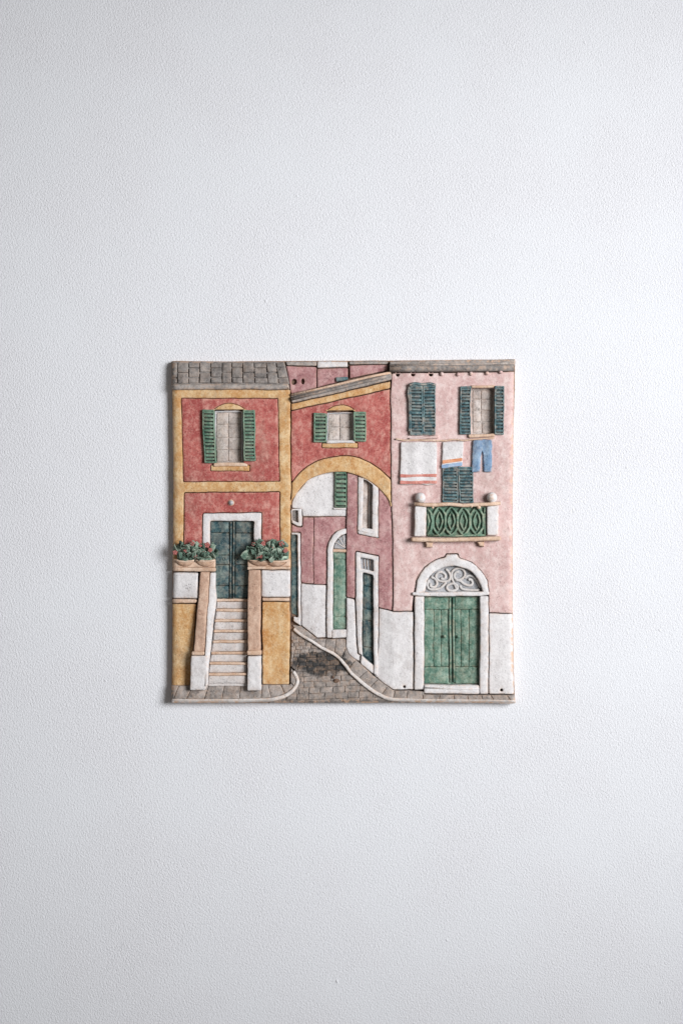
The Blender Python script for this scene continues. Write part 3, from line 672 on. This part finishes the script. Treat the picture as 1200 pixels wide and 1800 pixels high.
B.tube([(751,941),(800,942),(852,941)], 1.8, 29, 'green', 7)
B.build('railing_scroll', bal)
for q in ([(745,952),(762,952),(759,958),(761,963),(747,963),(748,957)], [(836,951.5),(852,951.5),(850,957),(851,962),(841,960),(840,957)]):
    one('bracket', bal, q, 16, 32, 'nose', b=1.6, seg=4)
for x, y, r_ in ((827.5,890.5,2.6),(841,891.5,4),(760,892,2.4)): MB().ball(x, y, 36.5, r_, r_*.85, r_*.8, 'nose', 8, 6, .25, .2).build('clay_crumb', bal)
# arched doorway
so = [(728.5,1044),(729,1038),(732,1020),(738,1008),(746,998),(756,990),(766,984),(782,978.5),(783.5,973.5),(804.5,973.5),(806.5,980),(817,983),(828,988),(837,994.5),(844,1002),(851,1011),(856,1020),(859,1039),(859,1044)]
si = [(847.5,1041),(846,1034),(838,1018),(830,1008),(820,1001),(800,995.5),(780,997),(764,1006),(756,1013),(750,1022),(746.5,1041)]
gd = one('door', plaque, rect(743.5,1046,844,1204), 9, 14.5, 'gdoor', 'wide green double door of the pink house', gap=0, seg=8)
one('arch_surround', gd, so+si, 9, F+4, 'white', b=2, seg=5, grid=5, r=1.4)
one('jamb', gd, [(728,1047.5),(745.5,1047.5),(745.5,1213.5),(727,1214)], 9, F+3.4, 'white', b=1.8, grid=6)
one('jamb', gd, [(842.5,1047.5),(859,1047.5),(858.5,1130),(858.5,1221),(842.5,1221)], 9, F+3.4, 'white', b=1.8, grid=6)
one('transom', gd, [(723.5,1040),(860.5,1039),(861,1046.5),(846,1048.5),(745,1048.5),(723.5,1047)], 9, F+5, 'white', b=2, seg=5)
one('threshold', gd, [(744.5,1203.5),(842.5,1203.5),(843,1221),(744,1220)], 9, F+6, 'white', b=2, grid=6)
MB().tube([(746,1209.5),(790,1211),(842,1210.5)], 1.4, F+5.8, 'white', 8).build('threshold_edge', gd)
for xa, xb, cuts in ((745.5,789,[745.5,762,775.5,789]),(799.5,842.5,[799.5,810,824.5,842.5])):
    one('rail', gd, rect(xa,1049.5,xb,1072.5), 11, 18.6, 'gdoor', gap=.3, b=1.2, seg=6, und=.8, ox=.5)
    one('rail', gd, rect(xa,1173,xb,1202.5), 11, 18.6, 'gdoor', gap=.3, b=1.2, seg=6, und=.8, ox=.5)
    for i in range(3): one('plank', gd, rect(cuts[i],1072.5,cuts[i+1],1173), 11, 17.4+J(.3), 'gdoor', gap=.3, b=.9, r=.8, seg=6, und=.8, ox=.5)
for x in (791.2,797.4): MB().tube([(x,1050),(x-.3,1100),(x+.3,1150),(x,1200)], 2.3, 18, 'gdoor', 8).build('moulding', gd)
for x in (781,804.5): MB().ball(x, 1119, 20.5, 3.4, 3, 3.4, 'gdoor', 9, 6, .2, 0.).build('knob', gd)
lu = MB().piece([(745,1041.5),(750,1021),(764,1004.5),(780,996),(800,994),(821,1000),(839,1017),(848.5,1041.5)], 9, 17.5, 'lunb', gap=0, grid=5, und=.6).build('lunette', gd, 'blue grey fanlight with raised scrolls')
for pth in ([(802.5,1037),(798,1026),(793.5,1014.5),(794.6,1005.5),(801,1000.5),(811,1000),(817,1007),(816,1015),(808,1020),(800.5,1018),(798,1012),(801,1007),(807,1006)],
            [(800,1020),(809,1022.4),(816,1028),(825,1029.7),(830,1026),(828,1020),(823,1020)],
            [(817,1018),(819,1015.6),(826,1013),(834,1017),(840,1025),(844,1033)],
            [(783,1000),(789,1006.6),(791,1015.6),(787,1021),(777.7,1022.4),(769,1020),(766,1013.4),(770,1007.5),(776.6,1006.2),(782,1011),(781,1017.5),(774.5,1017.5)],
            [(757.5,1014.5),(765,1019),(768,1027),(762.5,1032.5),(756.5,1030.5),(757,1025)],
            [(754,1020),(750.5,1028),(755,1036),(771,1035),(778,1030),(784,1024)],
            [(842,1037),(825,1037.5),(812,1036),(808,1030)]):
    MB().tube(curve(pth, 3), 2.4, 18.6, 'lun', 7).build('scroll', gd)
MB().tube(circ(794.5,1032.5,9.5,6.3,16), 2.4, 18.8, 'lun', 7, True).build('scroll', gd)
# white base of the pink house
hp = circ(710.5,1210,3.6,3.6,9); hp2 = circ(882,1215.5,4,4,9)
one('base_wall', plaque, [(665.5,1069),(690.5,1075),(726.5,1075.5),(727,1214),(692,1213.5),(676,1203),(657,1188.5),(664.5,1140)], 9, lambda x,y: min(F, 20+max(0,(x-665))*.16), 'white', 'white base of the pink house left of the green door', grid=5, und=.7, holes=[circ(710.5,1208.5,2.5,2.5,9)], hgap=0)
one('base_wall', plaque, [(859,1078),(901.5,1079),(903,1180),(904,1221),(859,1221)], 9, F, 'white', 'white base of the pink house right of the green door', grid=5, und=.7, holes=[circ(881.5,1214,2.7,2.6,9)], hgap=0)
# ================================================================ STREET
gh = lambda x, y: 14+max(0, (y-1105))*.125
kr = curve([(515,1106),(540,1124),(570,1142),(590,1153),(604,1166),(618,1184),(634,1198.5),(650,1211),(670,1223),(690,1229.5),(730,1231.5),(800,1232.5),(905,1234)], 3)
kl = curve([(301,1232.5),(380,1232.5),(460,1231),(488,1227.5),(508,1219),(520,1206),(523,1194),(515,1180)], 4)
one('kerb', plaque, strip(kr, 5.5, 7.5), 9, lambda x,y: gh(x,y)+4, 'kerb', 'white kerb winding along the right pavement', b=1.7, seg=5, gap=.2)
one('kerb', plaque, strip(kl, 8.5, 6), 9, lambda x,y: gh(x,y)+4, 'kerb', 'white kerb curving round the left pavement', b=1.9, seg=5, gap=.2)
road_poly = [(511,1106),(514,1108)]+[(x-1,y+2) for x,y in kr[2:-6]]+[(735,1236),(470,1236.5),(490,1230),(508,1222),(522,1209),(526,1194),(518,1178),(510,1172)]
road = one('road', plaque, road_poly, 9, lambda x,y: gh(x,y)-1.8, 'road', 'grey cobbled alley with a charcoal stain', grid=7, gap=.1)
y = 1118.; row = 0
while y < 1236:
    hgt = 5.5+(y-1118)*.055; yb = min(y+hgt, 1236.5); x = 505.+J(6); wdt = 10+(y-1118)*.13
    while x < 740:
        x2 = x+wdt*random.uniform(.75,1.3); s_ = -.04
        q = [(x+J(1.3),y+s_*(x-560)+J(.5)),(x2+J(.7),y+s_*(x2-560)+J(.5)),(x2+J(.7),yb+s_*(x2-560)+J(.5)),(x+J(.7),yb+s_*(x-560)+J(.5))]
        c = clip([(a,b) for a,b in road_poly], q)
        if len(c) >= 3 and abs(area2(c)) > 18 and max(p[1] for p in c) < 1236.6:
            one('cobblestone', road, c, 11, lambda x,y,o=J(.5): gh(x,y)+o, 'road', gap=.2+random.uniform(0,.35), b=.8, r=.7, seg=0, flare=.25, und=.9, ox=.75)
        x = x2
    y = yb; row += 1
MB().ball(591,1197,26,5.5,4,2.2,'oxide',9,6,.4,0.).ball(585,1191,25,2.5,3,1.6,'oxide',7,5,.4,0.).build('glaze_drip', road)
pr_poly = [(512,1100),(528.5,1101),(556,1122.5),(582,1123.5),(607.5,1123.5),(608,1138),(613,1150),(633,1167),(656,1188.5),(692,1214),(744,1216),(744,1221),(858,1222),(904,1222),(905.5,1232)]+[(x,y-2) for x,y in kr[::-1][1:]]
pav = one('pavement', plaque, pr_poly, 9, lambda x,y: gh(x,y)+.6, 'pave', 'grey pavement along the right hand houses', grid=8, gap=.1)
lines = [((556,1121),(548,1128)),((572,1122),(570,1141)),((590,1122),(587,1150)),((608,1140),(600,1160)),((625,1160),(612,1174)),((645,1179),(630,1193)),((664,1194),(650,1209)),((681,1206),(670,1221)),((695,1212),(690,1229)),((716,1214),(713,1231)),((744,1215),(742,1232)),((773,1220),(771,1233)),((797,1220),(798,1233)),((821,1220),(822,1233)),((845,1220),(849,1234)),((860,1220),(869,1234)),((889,1221),(899,1235)),((906,1220),(912,1236))]
for (a, b), (c_, d) in zip(lines, lines[1:]):
    ext = lambda p, q, t: (p[0]+(q[0]-p[0])*t, p[1]+(q[1]-p[1])*t)
    c = clip(pr_poly, [ext(a,b,-.6), ext(c_,d,-.6), ext(c_,d,1.6), ext(a,b,1.6)])
    if len(c) >= 3 and abs(area2(c)) > 25:
        one('paving_stone', pav, c, 12, lambda x,y,o=J(.35): gh(x,y)+2.2+o, 'pave', gap=.5, b=1., r=.9, seg=6, flare=.3, und=.6)
pl_poly = [(300.5,1205),(335,1205),(366,1204),(434,1204),(510,1203.5),(511,1174),(516,1182),(521,1194),(518,1205),(506,1216.5),(488,1224.5),(460,1228),(380,1229),(300.5,1229)]
pav2 = one('pavement', plaque, pl_poly, 9, lambda x,y: gh(x,y)+.6, 'pave', 'grey pavement at the foot of the stairs', grid=8, gap=.1)
lines = [((296,1200),(290,1232)),((315,1205),(306,1225)),((340,1205),(328,1228)),((367,1205),(359,1228)),((395,1204),(390,1228)),((423.5,1204),(421,1228)),((461,1206),(458,1228)),((471,1205),(477,1228)),((492,1204),(502,1222)),((508,1200),(522,1210)),((530,1170),(540,1180))]
for (a, b), (c_, d) in zip(lines, lines[1:]):
    c = clip(pl_poly, [(a[0]-(b[0]-a[0])*.3,a[1]-8),(c_[0]-(d[0]-c_[0])*.3,c_[1]-8),(d[0]+(d[0]-c_[0])*.3,d[1]+8),(b[0]+(b[0]-a[0])*.3,b[1]+8)])
    if len(c) >= 3 and abs(area2(c)) > 25:
        one('paving_stone', pav2, c, 12, lambda x,y,o=J(.35): gh(x,y)+2.2+o, 'pave', gap=.5, b=1., r=.9, seg=6, flare=.3, und=.6)
# bottom lip of the clay under the street
one('lip', plaque, [(300.5,1233.5),(500,1233),(700,1232.5),(906,1233),(906,1237),(700,1236),(500,1236.5),(300.5,1237)], 8, 27, 'body', b=2, seg=8, gap=.1, ox=0, flare=0)
